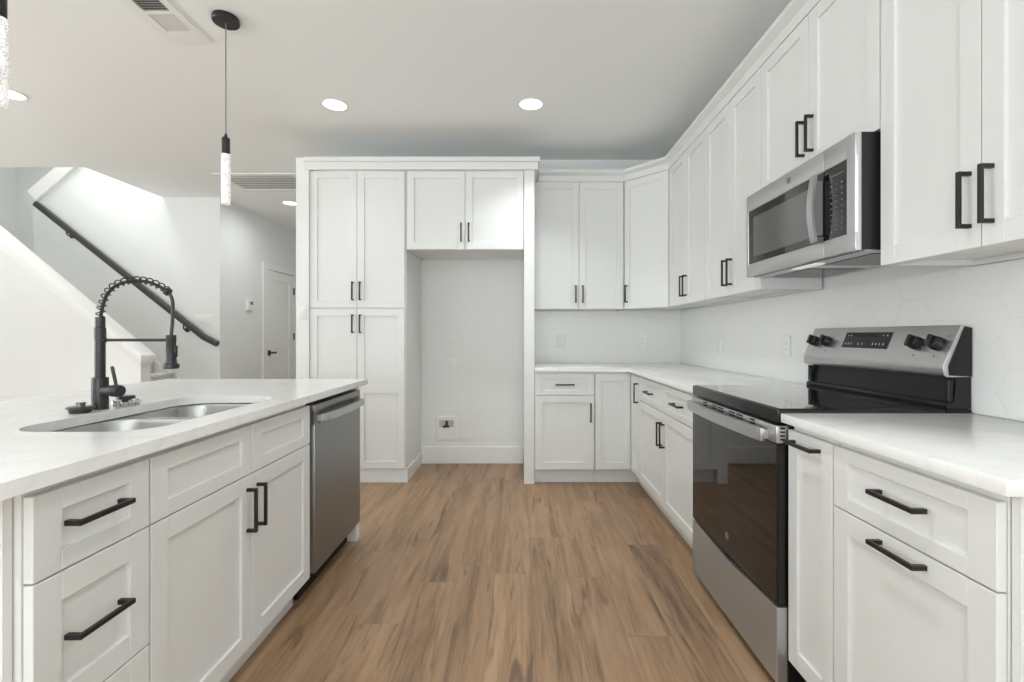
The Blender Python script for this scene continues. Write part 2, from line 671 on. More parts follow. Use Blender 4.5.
def pull(parent, kind, a, b, L, mx=None, y=-DT, name='handle'):
    """square bar pull; kind 'v': a=x, b=centre z; 'h': a=centre x, b=z"""
    m = MB(mx)
    s, so = 0.0055, 0.034
    if kind == 'v':
        m.box(a - s, a + s, y - so, y - so + .009, b - L / 2, b + L / 2, .0012)
        for z in (b - L / 2, b + L / 2 - 2 * s):
            m.box(a - s + .0004, a + s - .0004, y - so + .004, y, z + .0004, z + 2 * s - .0004)
    else:
        m.box(a - L / 2, a + L / 2, y - so, y - so + .009, b - s, b + s, .0012)
        for x in (a - L / 2, a + L / 2 - 2 * s):
            m.box(x + .0004, x + 2 * s - .0004, y - so + .004, y, b - s + .0004, b + s - .0004)
    return m.build(name, M['black'], parent)


def shaker(parent, name, x0, x1, z0, z1, rail=.057, stile=.057, mid=None, mx=None, handle=None):
    m = MB(mx)
    b = .0013
    m.box(x0, x0 + stile, -DT, -.001, z0, z1, b)
    m.box(x1 - stile, x1, -DT, -.001, z0, z1, b)
    m.box(x0 + stile, x1 - stile, -DT, -.001, z0, z0 + rail, b)
    m.box(x0 + stile, x1 - stile, -DT, -.001, z1 - rail, z1, b)
    if mid:
        m.box(x0 + stile, x1 - stile, -DT, -.001, mid[0], mid[1], b)
    m.box(x0 + stile - .004, x1 - stile + .004, -DT + .009, -.002, z0 + rail - .004, z1 - rail + .004)
    o = m.build(name, M['cabinet'], parent)
    if handle:
        for h in (handle if isinstance(handle, list) else [handle]):
            pull(o, *h, mx=mx)
    return o


def cabinet(name, label, loc, rot, w, d, z0, z1, toe=True, hollow=False, cat='cabinet', group=None):
    root = thing(name, label, cat, loc, rot, group)
    m = MB()
    if hollow:
        t = .018
        m.box(0, t, 0, d, z0, z1); m.box(w - t, w, 0, d, z0, z1)
        m.box(t, w - t, 0, d, z0, z0 + t); m.box(t, w - t, d - t, d, z0 + t, z1)
        m.box(t, w - t, 0, t, z0 + t, z1)
    else:
        m.box(0, w, 0, d, z0, z1, .001)
    m.build('body', M['cabinet'], root)
    if toe:
        MB().box(0, w, .055, .07, 0, z0 - .0005).build('toe_kick', M['cabinet'], root)
    return root


def wall_body(root, w, d, z0, z1, mx=None):
    m = MB(mx)
    t = .018
    m.box(0, w, 0, d, z0 + .016, z1, .001)
    m.box(0, t, 0, d, z0, z0 + .016); m.box(w - t, w, 0, d, z0, z0 + .016)
    m.box(t, w - t, 0, t, z0, z0 + .016); m.box(t, w - t, d - t, d, z0, z0 + .016)
    return m.build('body', M['cabinet'], root)


G = .0015
HS, HL = .146, .136
XF, YF = 0.861, 3.70          # door faces of the right and back base runs
BX, BY = XF + DT, YF + DT     # box faces
ZB, ZT = .119, .880           # base box
DTOP, DBOT = .697, .862       # drawer bottom, drawer top
RR, RL = R(-90), R(90)
BD = XW - .010 - BX           # base depth right
BDB = YW - .010 - BY

# --- back run
c1 = cabinet('base_cabinet', 'white base cabinet with one drawer over one door beside the refrigerator panel', (.114, BY, 0), 0, .466, BDB, ZB, ZT)
shaker(c1, 'drawer', .004, .462, DTOP + .004, DBOT, .036, .05, handle=('h', .233, .782, HS))
shaker(c1, 'door', .004, .462, ZB + .002, DTOP - .002, handle=('v', .462 - .03, .565, HS))

# lazy susan corner
cc = thing('corner_base_cabinet', 'white corner base cabinet with two narrow hinged leaves where the counters meet', 'cabinet', (0, 0, 0))
xw, yw = XW - .010, YW - .010
MB().prism([(.581, BY), (BX, BY), (BX, 3.446), (xw, 3.446), (xw, yw), (.581, yw)], 2, ZB, ZT).build('body', M['cabinet'], cc)
MB().prism([(.581, BY + .055), (BX + .055, BY + .055), (BX + .055, 3.446), (BX + .07, 3.446), (BX + .07, BY + .07), (.581, BY + .07)],
           2, 0, ZB - .0005).build('toe_kick', M['cabinet'], cc)
mxb = Matrix.Translation((.581, BY, 0))
shaker(cc, 'door', .003, XF - .581 - .003, ZB + .002, DBOT, .057, .05, mx=mxb)
mxr = Matrix.Translation((BX, BY, 0)) @ Matrix.Rotation(RR, 4, 'Z')
shaker(cc, 'door', DT + .004, BY - 3.449, ZB + .002, DBOT, .057, .05, mx=mxr, handle=('v', BY - 3.449 - .028, .742, HS))

# right run between the corner and the range
cr = cabinet('base_cabinet', 'wide white base cabinet with two drawers and two doors left of the range', (BX, 3.444, 0), RR, 1.144, BD, ZB, ZT)
h = 1.144 / 2
for i in (0, 1):
    a, b = .003 + h * i, h * (i + 1) - .002
    shaker(cr, 'drawer', a, b, DTOP + .002, DBOT, .036, .05, handle=('h', (a + b) / 2, .782, HS))
    shaker(cr, 'door', a, b, ZB + .002, DTOP - .002, handle=('v', b - .028 if i == 0 else a + .028, .562, HS))

# near right cabinets
cn = cabinet('pull_out_cabinet', 'narrow white pull-out base cabinet right of the range', (BX, 1.531, 0), RR, .219, BD, ZB, ZT, toe=False)
shaker(cn, 'door', .002, .217, ZB + .002, DBOT, .057, .048, handle=('h', .100, .830, HL))
ct = cabinet('base_cabinet', 'white cabinet with drawer above pull-out door at the near end of the right counter', (BX, 1.310, 0), RR, .452, BD, ZB, ZT, toe=False)
shaker(ct, 'drawer', .002, .450, DTOP + .002, DBOT, .036, .057, handle=('h', .236, .790, HL))
shaker(ct, 'door', .002, .450, ZB + .002, DTOP - .002, handle=('h', .236, .670, HL))
ep = thing('end_panel', 'white end panel closing the near end of the right counter run', 'panel', (BX, .838, 0))
MB().box(.002, BD, 0, .018, 0, ZT, .001).build('panel', M['cabinet'], ep)

# --- island
IXF = -.905
IBX = IXF - DT
ID = .58
i1 = cabinet('drawer_cabinet', 'white three-drawer cabinet at the near end of the island', (IBX, .881, 0), RL, .283, ID, ZB, ZT)
hx = .131
shaker(i1, 'drawer', .003, .281, DTOP + .003, DBOT, .042, .057, handle=('h', hx, .790, HL))
shaker(i1, 'drawer', .003, .281, .412, DTOP - .001, .057, .057, handle=('h', hx, .563, HL))
shaker(i1, 'drawer', .003, .281, ZB + .002, .408, .057, .057, handle=('h', hx, .26, HL))
i2 = cabinet('sink_cabinet', 'white sink base cabinet with two doors under two false drawer fronts in the island', (IBX, 1.165, 0), RL, .885, ID, ZB, ZT, hollow=True)
for i in (0, 1):
    a, b = .002 + .4425 * i, .4425 * (i + 1) - .002
    shaker(i2, 'false_drawer_front', a, b, DTOP + .003, DBOT, .042, .057)
    shaker(i2, 'door', a, b, ZB + .002, DTOP - .001, handle=('v', b - .028 if i == 0 else a + .028, .584, HS))
ie = thing('end_panel', 'thick white end panel standing beside the dishwasher at the far island end', 'panel', (IBX, 2.684, 0), RL)
MB().box(0, .058, .001, ID, 0, ZT, .0015).build('panel', M['cabinet'], ie)
MB().box(.0585, .0695, .02, ID, 0, .11, .003).build('base_strip', M['cabinet'], ie)
ine = thing('end_panel', 'white end panel at the near end of the island beside the drawers', 'panel', (IBX, .861, 0), RL)
MB().box(0, .018, .012, ID + .02, 0, ZT, .001).build('panel', M['cabinet'], ine)
ib = thing('back_panel', 'long white back panel under the seating side of the island', 'panel', (IBX - ID - .002, .881, 0), RL)
MB().box(0, 1.88, 0, .018, 0, ZT, .001).build('panel', M['cabinet'], ib)

# --- tall cabinets round the refrigerator nook
TF = 3.745
TBX = TF + DT
UB, UT = 1.387, 2.46
pa = thing('pantry_cabinet', 'tall white four-door pantry cabinet left of the empty refrigerator nook', 'cabinet', (-1.655, TBX, 0))
pw = .755
MB().box(0, pw, 0, YW - .006 - TBX, .112, UT, .001).build('body', M['cabinet'], pa)
MB().box(0, pw + .012, -.004, YW - .020 - TBX, 0, .1115, .003).build('plinth', M['cabinet'], pa)
for i in (0, 1):
    a, b = (.001, .3685) if i == 0 else (.3715, .745)
    hx = b - .028 if i == 0 else a + .028
    shaker(pa, 'door', a, b, 1.381, UT - .002, handle=('v', hx, 1.512, HS))
    shaker(pa, 'door', a, b, .115, 1.374, mid=(.705, .765), handle=('v', hx, 1.255, HS))
fc = thing('wall_cabinet', 'white two-door cabinet bridging the refrigerator nook below the taller crown', 'cabinet', (-.898, TBX, 0))
fw = .926
wall_body(fc, fw, YW - .006 - TBX, 1.84, UT)
for i in (0, 1):
    a, b = (.006, .463) if i == 0 else (.466, .922)
    shaker(fc, 'door', a, b, 1.842, UT - .002, handle=('v', b - .028 if i == 0 else a + .028, 1.972, HS))
rp = thing('refrigerator_panel', 'full-height white panel right of the refrigerator nook', 'panel', (.030, 3.728, 0))
MB().box(0, .0815, 0, YW - .006 - 3.728, 0, UT, .0015).build('panel', M['cabinet'], rp)

# --- upper cabinets
UXF, UYF = 1.16, 4.02
UBX, UBY = UXF + DT, UYF + DT
UD = XW - .010 - UBX
ub = thing('wall_cabinet', 'white two-door wall cabinet on the back wall above the outlet', 'cabinet', (.114, UBY, 0))
wall_body(ub, .769, YW - .010 - UBY, UB, UT)
shaker(ub, 'door', .003, .381, UB, UT - .002, handle=('v', .381 - .028, 1.512, HS))
shaker(ub, 'door', .384, .755, UB, UT - .002, handle=('v', .384 + .028, 1.512, HS))

A2, B2 = Vector((.885, UBY)), Vector((UBX, 3.717))
dl = (B2 - A2).length
an = math.atan2(B2.y - A2.y, B2.x - A2.x)
dg_ = thing('corner_wall_cabinet', 'white single-door diagonal wall cabinet in the corner above the counter', 'cabinet', (A2.x, A2.y, 0), an)
inv = (Matrix.Translation((A2.x, A2.y, 0)) @ Matrix.Rotation(an, 4, 'Z')).inverted()
MB(inv).prism([(A2.x, A2.y), (A2.x, YW - .010), (XW - .010, YW - .010), (XW - .010, B2.y), (B2.x, B2.y)], 2, UB + .012, UT).build('body', M['cabinet'], dg_)
shaker(dg_, 'door', .014, dl - .014, UB, UT - .002, .057, .05, handle=('v', .014 + .028, 1.512, HS))

def upper_pair(label, y0, y1, z0, hz, n=1):
    w = y0 - y1
    o = thing('wall_cabinet', label, 'cabinet', (UBX, y0, 0), RR)
    wall_body(o, w, UD, z0, UT)
    hh = w / 2
    for i in (0, 1):
        a, b = (.002, hh - .0015) if i == 0 else (hh + .0015, w - .002)
        shaker(o, 'door', a, b, z0, UT - .002, handle=('v', b - .028 if i == 0 else a + .028, hz, HS))
    return o
upper_pair('white two-door wall cabinet on the right wall next to the diagonal corner cabinet', 3.713, 2.982, UB, 1.512)
upper_pair('white two-door wall cabinet immediately left of the microwave', 2.980, 2.297, UB, 1.512)
upper_pair('short white two-door wall cabinet directly above the microwave', 2.295, 1.537, 1.832, 1.965)
upper_pair('white two-door wall cabinet nearest the camera, right of the microwave', 1.535, .862, UB, 1.512)

# crowns
def crown_prof(o=0.0):
    return [(0, UT + .001), (o + .022, UT + .001), (o + .022, 2.512), (o + .030, 2.514), (o + .052, 2.528), (o + .056, 2.530), (o + .056, 2.552), (0, 2.552)]
t1 = thing('crown_molding', 'stepped white crown molding on top of the pantry and nook cabinets', 'molding', (0, 0, 0))
sweep([(-1.69, 3.742), (.117, 3.742), (.117, YW - .006)], [(0, UT + .001), (.022, UT + .001), (.022, 2.517), (.026, 2.52), (.036, 2.523), (.036, 2.556), (0, 2.556)], 'crown', M['cabinet'], t1)
t2 = thing('crown_molding', 'white crown molding running round the corner on the lower wall cabinets', 'molding', (0, 0, 0))
sweep([(.158, UBY), (A2.x, UBY), (UBX, B2.y), (UBX, .862)], crown_prof(), 'crown', M['cabinet'], t2)

# ------------------------------------------------------------------ countertops
CT0, CT1 = .884, .913
IC0, IC1 = .8825, .912
ce = .837
o = MB().prism([(.1135, 3.677), (ce, 3.677), (ce, 2.295), (XW - .009, 2.295), (XW - .009, YW - .009), (.1135, YW - .009)], 2, CT0, CT1, .003, 2).build('countertop', M['quartz'])
o['label'] = 'white quartz countertop turning the corner along the back wall'; o['category'] = 'countertop'
o = MB().prism([(ce, 1.531), (ce, .819), (XW - .009, .819), (XW - .009, 1.531)], 2, CT0, CT1, .003, 2).build('countertop', M['quartz'])
o['label'] = 'short white quartz countertop right of the range'; o['category'] = 'countertop'
IE = -.880
SX0, SX1, SY0, SY1 = -1.372, -.984, 1.240, 1.978
hole = rrect(SX0, SX1, SY0, SY1, .11, 10)
o = MB().flat_ring(rrect(-2.03, IE, .755, 2.755, .006, 2), [hole], IC0, IC1).build('countertop', M['quartz'])
o['label'] = 'white quartz island countertop with a sink cutout'; o['category'] = 'countertop'

# ------------------------------------------------------------------ backsplash tile
o = MB().box(XW - .008, XW - .0005, .862, YW - .009, CT1 + .001, UB - .002).build('tile_backsplash', M['tile_y'])
o['label'] = 'white hexagon tile backsplash on the right wall behind the range'; o['category'] = 'backsplash'
o = MB().box(.1135, XW - .0005, YW - .008, YW - .0005, CT1 + .001, UB - .002).build('tile_backsplash', M['tile_x'])
o['label'] = 'white tile backsplash on the back wall under the two-door wall cabinet'; o['category'] = 'backsplash'

# ------------------------------------------------------------------ sink
sk = thing('kitchen_sink', 'undermount stainless double bowl sink set in the island counter', 'sink', (0, 0, 0))
bx0, bx1 = SX0 - .004, SX1 + .004
ym = 1.64
bowls = [(SY0 - .004, ym - .018), (ym + .018, SY1 + .004)]
def bowl_rings(y0, y1, out=False):
    rings = []
    for z, ins, rr in ((.8775, 0.0, .085), (.865, .004, .085), (.72, .012, .08), (.69, .022, .075), (.672, .05, .06), (.668, .09, .05)):
        rings.append([(p[0], p[1], z) for p in rrect(bx0 + ins, bx1 - ins, y0 + ins, y1 - ins, rr, 8)])
    return rings
for y0, y1 in bowls:
    m = MB()
    m.loft(bowl_rings(y0, y1), cap0=False, cap1=True)
    ob = m.build('bowl', M['steel_sink'], sk, angle=60)
    md = MB()
    cx, cy = (bx0 + bx1) / 2, (y0 + y1) / 2
    md.lathe_on((cx, cy, .6685), (cx, cy, .672), [(0, .044), (.8, .044), (1, .040), (.5, .034), (.4, .0)], 28)
    md.build('drain', M['chrome'], ob)
# rim under the counter with two openings and the divider between the bowls
m = MB()
m.flat_ring(rrect(bx0 - .02, bx1 + .02, SY0 - .024, SY1 + .024, .10, 8),
            [[(p[0], p[1]) for p in rrect(bx0, bx1, y0, y1, .085, 8)] for y0, y1 in bowls], .877, .879)
m.build('rim', M['steel_sink'], sk)

# ------------------------------------------------------------------ faucet
fa = thing('faucet', 'black spring-neck pull-down kitchen faucet behind the sink', 'faucet', (-1.434, 1.625, IC1))
fa.scale = (.965, .965, .965)
z0 = -.903
MB().lathe_on((0, 0, 0), (0, 0, .112), [(0, .0255), (.03, .0255), (.03, .0242), (.97, .0242), (1, .0235)], 32).build('base', M['gunmetal'], fa)
MB().lathe_on((0, 0, .112), (0, 0, .325), [(0, .0155), (.62, .0155), (.62, .0170), (.82, .0170), (.83, .0148), (1, .0148)], 32).build('column', M['gunmetal'], fa)

def catmull(P, n=8):
    P = [Vector(p) for p in P]
    out = []
    for i in range(len(P) - 1):
        p0, p1, p2, p3 = P[max(i - 1, 0)], P[i], P[i + 1], P[min(i + 2, len(P) - 1)]
        for j in range(n):
            t = j / n
            out.append(0.5 * ((2 * p1) + (-p0 + p2) * t + (2 * p0 - 5 * p1 + 4 * p2 - p3) * t * t + (-p0 + 3 * p1 - 3 * p2 + p3) * t ** 3))
    out.append(P[-1])
    return out
hp = [(.002, 1.225), (.004, 1.245), (.010, 1.272), (.027, 1.312), (.061, 1.342), (.111, 1.356), (.161, 1.354), (.198, 1.342), (.236, 1.320), (.251, 1.301), (.257, 1.270), (.255, 1.208), (.251, 1.160)]
hose = catmull([(x, 0, z + z0) for x, z in hp], 8)
MB().tube(hose, .0056, 12).build('hose', M['gunmetal'], fa)
# spring: helix round the hose until the collar
seg = hose[:8 * 8 + 1]
L = [0]
for a, b in zip(seg, seg[1:]):
    L.append(L[-1] + (b - a).length)
tot = L[-1]
turns = 15
hel = []
N = int(turns * 18)
side = Vector((0, 1, 0))
for i in range(N + 1):
    s_ = tot * i / N
    j = max(q for q in range(len(L)) if L[q] <= s_ + 1e-9)
    j = min(j, len(seg) - 2)
    t = (s_ - L[j]) / (L[j + 1] - L[j])
    p = seg[j].lerp(seg[j + 1], t)
    tg = (seg[j + 1] - seg[j]).normalized()
    up = side.cross(tg)
    a = 2 * math.pi * turns * i / N
    hel.append(p - up * .0025 + (side * math.cos(a) + up * math.sin(a)) * .0120)
MB().tube(hel, .0022, 6).build('spring', M['gunmetal'], fa)
MB().lathe_on(seg[-2] , seg[-1] + (seg[-1] - seg[-3]).normalized() * .012, [(0, .012), (.2, .0145), (.8, .0145), (1, .010)], 20).build('collar', M['gunmetal'], fa)
MB().cyl((.012, 0, 1.147 + z0), (.24, 0, 1.147 + z0), .0052, n=16).lathe_on((.012, 0, 1.147 + z0), (.022, 0, 1.147 + z0), [(0, .009), (1, .008)], 16).build('support_arm', M['gunmetal'], fa)
sh = MB().lathe_on((.251, 0, 1.165 + z0), (.251, 0, 1.046 + z0), [(0, .0155), (.2, .0158), (.22, .0145), (.72, .0162), (.84, .0185), (.86, .0245), (.97, .0252), (1, .022)], 32).build('spray_head', M['gunmetal'], fa)
MB().box(.264, .271, -.007, .007, 1.085 + z0, 1.128 + z0, .003, 2).build('spray_button', M['plastic_black'], sh)
MB().lathe_on((.02, -.004, .066), (.088, -.018, .066), [(0, .019), (.5, .019), (.5, .0175), (.55, .0175), (.55, .0215), (.92, .0215), (1, .018)], 28).build('valve', M['gunmetal'], fa)
MB().lathe_on((.068, -.012, .08), (.052, -.012, .152), [(0, .0052), (.9, .0055), (1, .004)], 14).build('lever', M['gunmetal'], fa)

# loose strainer plugs on the counter
sp_ = thing('sink_stopper', 'flat black sink stopper with a chrome knob left of the faucet', 'sink stopper', (-1.43, 1.548, IC1))
sp_.scale = (.82, .82, .82)
MB().lathe_on((0, 0, 0), (0, 0, .024), [(0, .034), (.25, .036), (.6, .037), (.75, .046), (1, .044), (1, .018)], 36).build('disc', M['gunmetal'], sp_)
MB().lathe_on((0, 0, .024), (0, 0, .040), [(0, .014), (.6, .014), (.7, .017), (1, .017), (.9, .012), (.9, 0)], 24).build('knob', M['dark_chrome'], sp_)
sb = thing('sink_strainer', 'small chrome basket strainer with a black top right of the faucet', 'sink strainer', (-1.412, 1.705, IC1))
m = MB()
m.lathe_on((0, 0, 0), (0, 0, .018), [(0, .026), (.4, .036), (.8, .045), (1, .045), (1, .036), (.5, .03), (.4, 0)], 32)
for a in range(10):
    t = 2 * math.pi * a / 10
    m.box(.036 * math.cos(t) - .003, .036 * math.cos(t) + .003, .036 * math.sin(t) - .003, .036 * math.sin(t) + .003, .0, .022, .001)
m.build('basket', M['chrome'], sb)
MB().lathe_on((0, 0, .008), (0, 0, .036), [(0, .012), (.55, .012), (.6, .028), (1, .026)], 24).build('stopper_top', M['plastic_black'], sb)

# ------------------------------------------------------------------ dishwasher
DF = -.900
dwr = thing('dishwasher', 'slate stainless dishwasher with a bar handle at the far end of the island', 'dishwasher', (DF, 2.079, 0), RL)
dwid = .602
MB().box(.002, dwid - .002, .055, .60, .10, .868, .002).build('tub_body', M['void'], dwr)
MB().box(.002, dwid - .002, .075, .09, .005, .099).build('toe_panel', M['void'], dwr)
m = MB()
m.box(.008, dwid - .004, 0, .05, .118, .772, .004, 2)
m.box(.008, dwid - .004, 0, .05, .826, .858, .003, 2)
m.box(.008, .05, 0, .05, .768, .83); m.box(dwid - .046, dwid - .004, 0, .05, .768, .83)
dd = m.build('door', M['steel_dark'], dwr)
MB().box(.05, dwid - .046, .022, .05, .770, .828).build('handle_pocket', M['steel_shade'], dd)
# bowed handle
pts_o, pts_i = [], []
n = 18
hx0, hx1 = .022, dwid - .018
for i in range(n + 1):
    t = i / n
    x = hx0 + (hx1 - hx0) * t
    bow = -.036 - .012 * math.sin(math.pi * t)
    if i in (0, n):
        bow = -.028
    pts_o.append((x, bow)); pts_i.append((x, bow + .014))
poly = pts_o + pts_i[::-1]
m = MB().prism(poly, 2, .781, .815, .002)
for x in (hx0 + .002, hx1 - .018):
    m.box(x, x + .016, -.026, .0, .785, .811, .002)
m.build('handle', M['steel'], dd)

def emblem(parent, mx, r):
    m = MB(mx)
    m.flat_ring([(r * math.cos(2 * math.pi * q / 32), r * math.sin(2 * math.pi * q / 32)) for q in range(32)],
                [[(r * .84 * math.cos(2 * math.pi * q / 32), r * .84 * math.sin(2 * math.pi * q / 32)) for q in range(32)]], 0, .0014)
    m.lathe_on((0, 0, 0), (0, 0, .0008), [(0, r * .86), (1, r * .86)], 32)
    e = m.build('emblem', M['emblem'], parent)
    text_mesh('GE', r * .95, mx @ Matrix.Translation((0, 0, .0012)), 'emblem_letters', M['grey_plastic'], e)
    return e

def face_mx(x, y, z):
    """text/emblem plane: local X right, local Z up, facing -y"""
    return Matrix.Translation((x, y, z)) @ Matrix.Rotation(R(90), 4, 'X')
emblem(dd, face_mx(dwid / 2, -.0002, .245), .016)

# ------------------------------------------------------------------ range
RFX = .83
rg = thing('range', 'stainless electric range with black glass cooktop and oven door', 'range', (RFX, 2.2915, 0), RR)
rw = .757
MB().box(.001, rw - .001, .037, XW - .012 - RFX, .03, .879, .002).build('body', M['enamel_black'], rg)
for x in (.03, rw - .06):
    for y in (.08, .55):
        MB().cyl((x + .015, y, 0), (x + .015, y, .031), .016).build('foot', M['plastic_black'], rg)
ck = MB().box(0, rw, -.001, .545, .8795, .9245, .006, 3).box(0, rw, .5449, XW - .012 - RFX, .8795, .924).build('cooktop', M['enamel_black'], rg)
MB().box(.009, rw - .009, .012, .543, .9246, .9262, .0006).build('glass_top', M['ceran'], ck)
for cx, cy, rr in ((.20, .14, .11), (.56, .15, .08), (.20, .40, .08), (.56, .40, .11)):
    m = MB()
    def cpoly(r_): return [(cx + r_ * math.cos(2 * math.pi * q / 48), cy + r_ * math.sin(2 * math.pi * q / 48)) for q in range(48)]
    m.flat_ring(cpoly(rr), [cpoly(rr - .002)], .92622, .92630)
    m.build('burner_ring', M['ring'], ck)
# oven door
od = MB().box(.004, rw - .004, .002, .036, .290, .813, .003).build('oven_door', M['enamel_black'], rg)
MB().box(.006, rw - .006, -.0015, .0018, .292, .812, .001).build('door_glass', M['oven_glass'], od)
tr = MB().box(.0, rw, -.005, .036, .8145, .872, .004, 2).build('vent_trim', M['steel'], od)
for x0, x1, nn in ((.149, .189, 1), (.244, .359, 2), (.411, .529, 2), (.582, .619, 1)):
    wd = (x1 - x0 - .012 * (nn - 1)) / nn
    for q in range(nn):
        for zz in (.850, .8615):
            MB().box(x0 + q * (wd + .012), x0 + q * (wd + .012) + wd, -.0056, -.0045, zz, zz + .006).build('vent_slot', M['void'], tr)
for zz in (.824, .836, .848, .860):
    MB().box(rw - .0008, rw + .0004, .008, .024, zz, zz + .006).build('side_slot', M['void'], tr)
pts_o, pts_i = [], []
hx0, hx1 = .018, rw - .042
for i in range(25):
    t = i / 24
    x = hx0 + (hx1 - hx0) * t
    bow = -.034 - .016 * math.sin(math.pi * t)
    pts_o.append((x, bow)); pts_i.append((x, bow + .014))
m = MB().prism(pts_o + pts_i[::-1], 2, .813, .856, .003, 2)
for x in (hx0 + .004, hx1 - .024):
    m.box(x, x + .02, -.026, -.004, .819, .850, .002)
m.build('handle', M['steel'], od)
emblem(od, face_mx(.385, -.0016, .362), .015)
# storage drawer with a dipped finger grip
dip = []
for i in range(25):
    t = i / 24
    dip.append((.002 + (rw - .004) * t, .283 - .018 * math.sin(math.pi * t) ** 2))
poly = [(.002, .036)] + dip + [(rw - .002, .036)]
MB().prism(poly, 1, -.001, .034, .002).build('storage_drawer', M['steel_satin'], rg)
# backguard
yb = XW - .012 - RFX
bgm = MB().prism([(.570, .9255), (.570, .945), (.578, 1.028), (yb, 1.028), (yb, .9255)], 0, .002, rw - .002)
bgm.prism([(.548, .9255), (.546, .936), (.552, .945), (.5695, .947), (.5695, .9255)], 0, .002, rw - .002)
bgm.box(.002, .020, .553, .5695, .947, 1.022, .003); bgm.box(rw - .020, rw - .002, .553, .5695, .947, 1.022, .003)
bg = bgm.build('backguard', M['enamel_black'], rg)
prof = [(.535, 1.068), (.533, 1.056), (.536, 1.038), (.543, 1.028), (.553, 1.0285), (yb, 1.0285), (yb, 1.189), (.604, 1.196), (.589, 1.197)]
cp = MB().prism(prof, 0, .0, rw, .0015).build('control_panel', M['steel'], rg)
capp = [(.550, 1.064), (.552, 1.034), (yb, 1.030), (yb, 1.188), (.602, 1.193)]
for x0, x1 in ((-.002, -.0002), (rw + .0002, rw + .002)):
    MB().prism(capp, 0, x0, x1).build('end_cap', M['enamel_black'], cp)
vdir = Vector((0, .055, .136)).normalized()
ndir = Vector((0, -vdir.z, vdir.y))
fm = Matrix(((1, 0, 0, 0), (0, vdir.y, ndir.y, .535), (0, vdir.z, ndir.z, 1.068), (0, 0, 0, 1)))  # local (u, v, n)
ds = MB(fm).box(.242, .494, .048, .116, .0, .0012, .0005).build('display', M['glass_black'], cp)
for u, v, w_ in ((.258, .100, .006), (.272, .100, .010), (.452, .100, .007), (.472, .100, .007)):
    MB(fm).box(u, u + w_, v, v + .004, .0012, .0015).build('display_icon', M['mark'], ds)
for u in (.258, .274, .290, .332, .354, .412, .430, .448, .468):
    m = MB(fm).prism([(u, .062), (u + .006, .062), (u + .006, .065), (u + .004, .065), (u + .004, .071), (u + .001, .071)], 2, .0012, .0015)
    m.build('display_icon', M['mark'], ds)
for u in (.055, .142, .625, .708):
    MB(fm).lathe_on((u, .028, 0), (u, .028, .0004), [(0, .003), (1, .003)], 12).build('knob_mark', M['ink'], cp)
    for a in (-50, 50):
        MB(fm).box(u + .036 * math.sin(R(a)) - .004, u + .036 * math.sin(R(a)) + .004, .080 + .03 * math.cos(R(a)), .083 + .03 * math.cos(R(a)), 0, .0004).build('knob_mark', M['ink'], cp)
for u in (.055, .142, .625, .708):
    kn = MB(fm).lathe_on((u, .071, 0), (u, .071, .030), [(0, .0225), (.1, .0235), (.5, .0235), (.55, .0225), (.9, .021), (1, .018)], 28).build('knob', M['plastic_black'], rg)
    MB(fm).box(u - .0065, u + .0065, .071 - .021, .071 + .021, .029, .042, .003, 2).build('knob_grip', M['plastic_black'], kn)

# ------------------------------------------------------------------ microwave
MF = 1.091
mw = thing('microwave', 'stainless over-the-range microwave mounted under the short cabinet above the range', 'microwave', (MF, 2.2955, 0), RR)
ww = .746
zb, zt = 1.442, 1.829
MB().box(.003, ww - .003, .020, XW - .010 - MF, zb + .002, zt, .002).build('case', M['plastic_black'], mw)
# stainless front: door side and control side with openings for the dark glass
def front_frame(x0, x1, g0, g1, name):
    m = MB()
    m.box(x0, x1, 0, .0195, 1.752, zt - .001, .003, 2)
    m.box(x0, x1, 0, .0195, zb, 1.502, .003, 2)
    if g0 > x0 + .002: m.prism([(x0 - .0004, -.0004), (g0, -.0004), (g0, .0195), (x0 - .0004, .0195)], 2, zb - .0004, zt - .0006, .003, 2)
    if g1 < x1 - .002: m.prism([(g1, -.0004), (x1 - .010, -.0004), (x1 - .003, .002), (x1 + .0006, .009), (x1 + .0006, .0195), (g1, .0195)], 2, zb - .0003, zt - .0007)
    return m.build(name, M['steel'], mw)
fd = front_frame(0.0, .584, .020, .584, 'door')
fcn = front_frame(.5865, ww, .5865, ww - .040, 'control_frame')
MB().box(.0205, .5835, .002, .0195, 1.5025, 1.7515).build('window_glass', M['glass_black'], fd)
MB().box(.065, .50, .0012, .0019, 1.53, 1.715).build('window_screen', M['screen'], fd)
kp = MB().box(.587, ww - .0405, .002, .0195, 1.5025, 1.7515).build('keypad', M['glass_black'], fcn)
for r_ in range(9):
    for q in range(3):
        zz = 1.524 + r_ * .020
        MB().box(.618 + q * .028, .618 + q * .028 + .010, .0012, .0021, zz, zz + .004).build('key', M['mark_dim'], kp)
MB().box(.622, .690, .0012, .0021, 1.716, 1.721).build('key_display', M['mark_dim'], kp)
# bowed vertical handle with a dark web
oy, iy = [], []
for i in range(21):
    t = i / 20
    z = 1.500 + .245 * t
    b = -.026 - .014 * math.sin(math.pi * t)
    oy.append((b, z)); iy.append((b + .009, z))
hm = MB().prism(oy + iy[::-1], 0, .547, .579, .002).build('handle', M['chrome'], fd)
hm.data.materials[0] = M['steel']
web = [(p[0] + .0095, p[1]) for p in oy[2:-2]] + [(.0005, oy[-3][1]), (.0005, oy[2][1])]
MB().prism(web, 0, .551, .578).build('handle_grip', M['grey_plastic'], hm)
emblem(fd, face_mx(.362, -.0002, 1.793), .014)
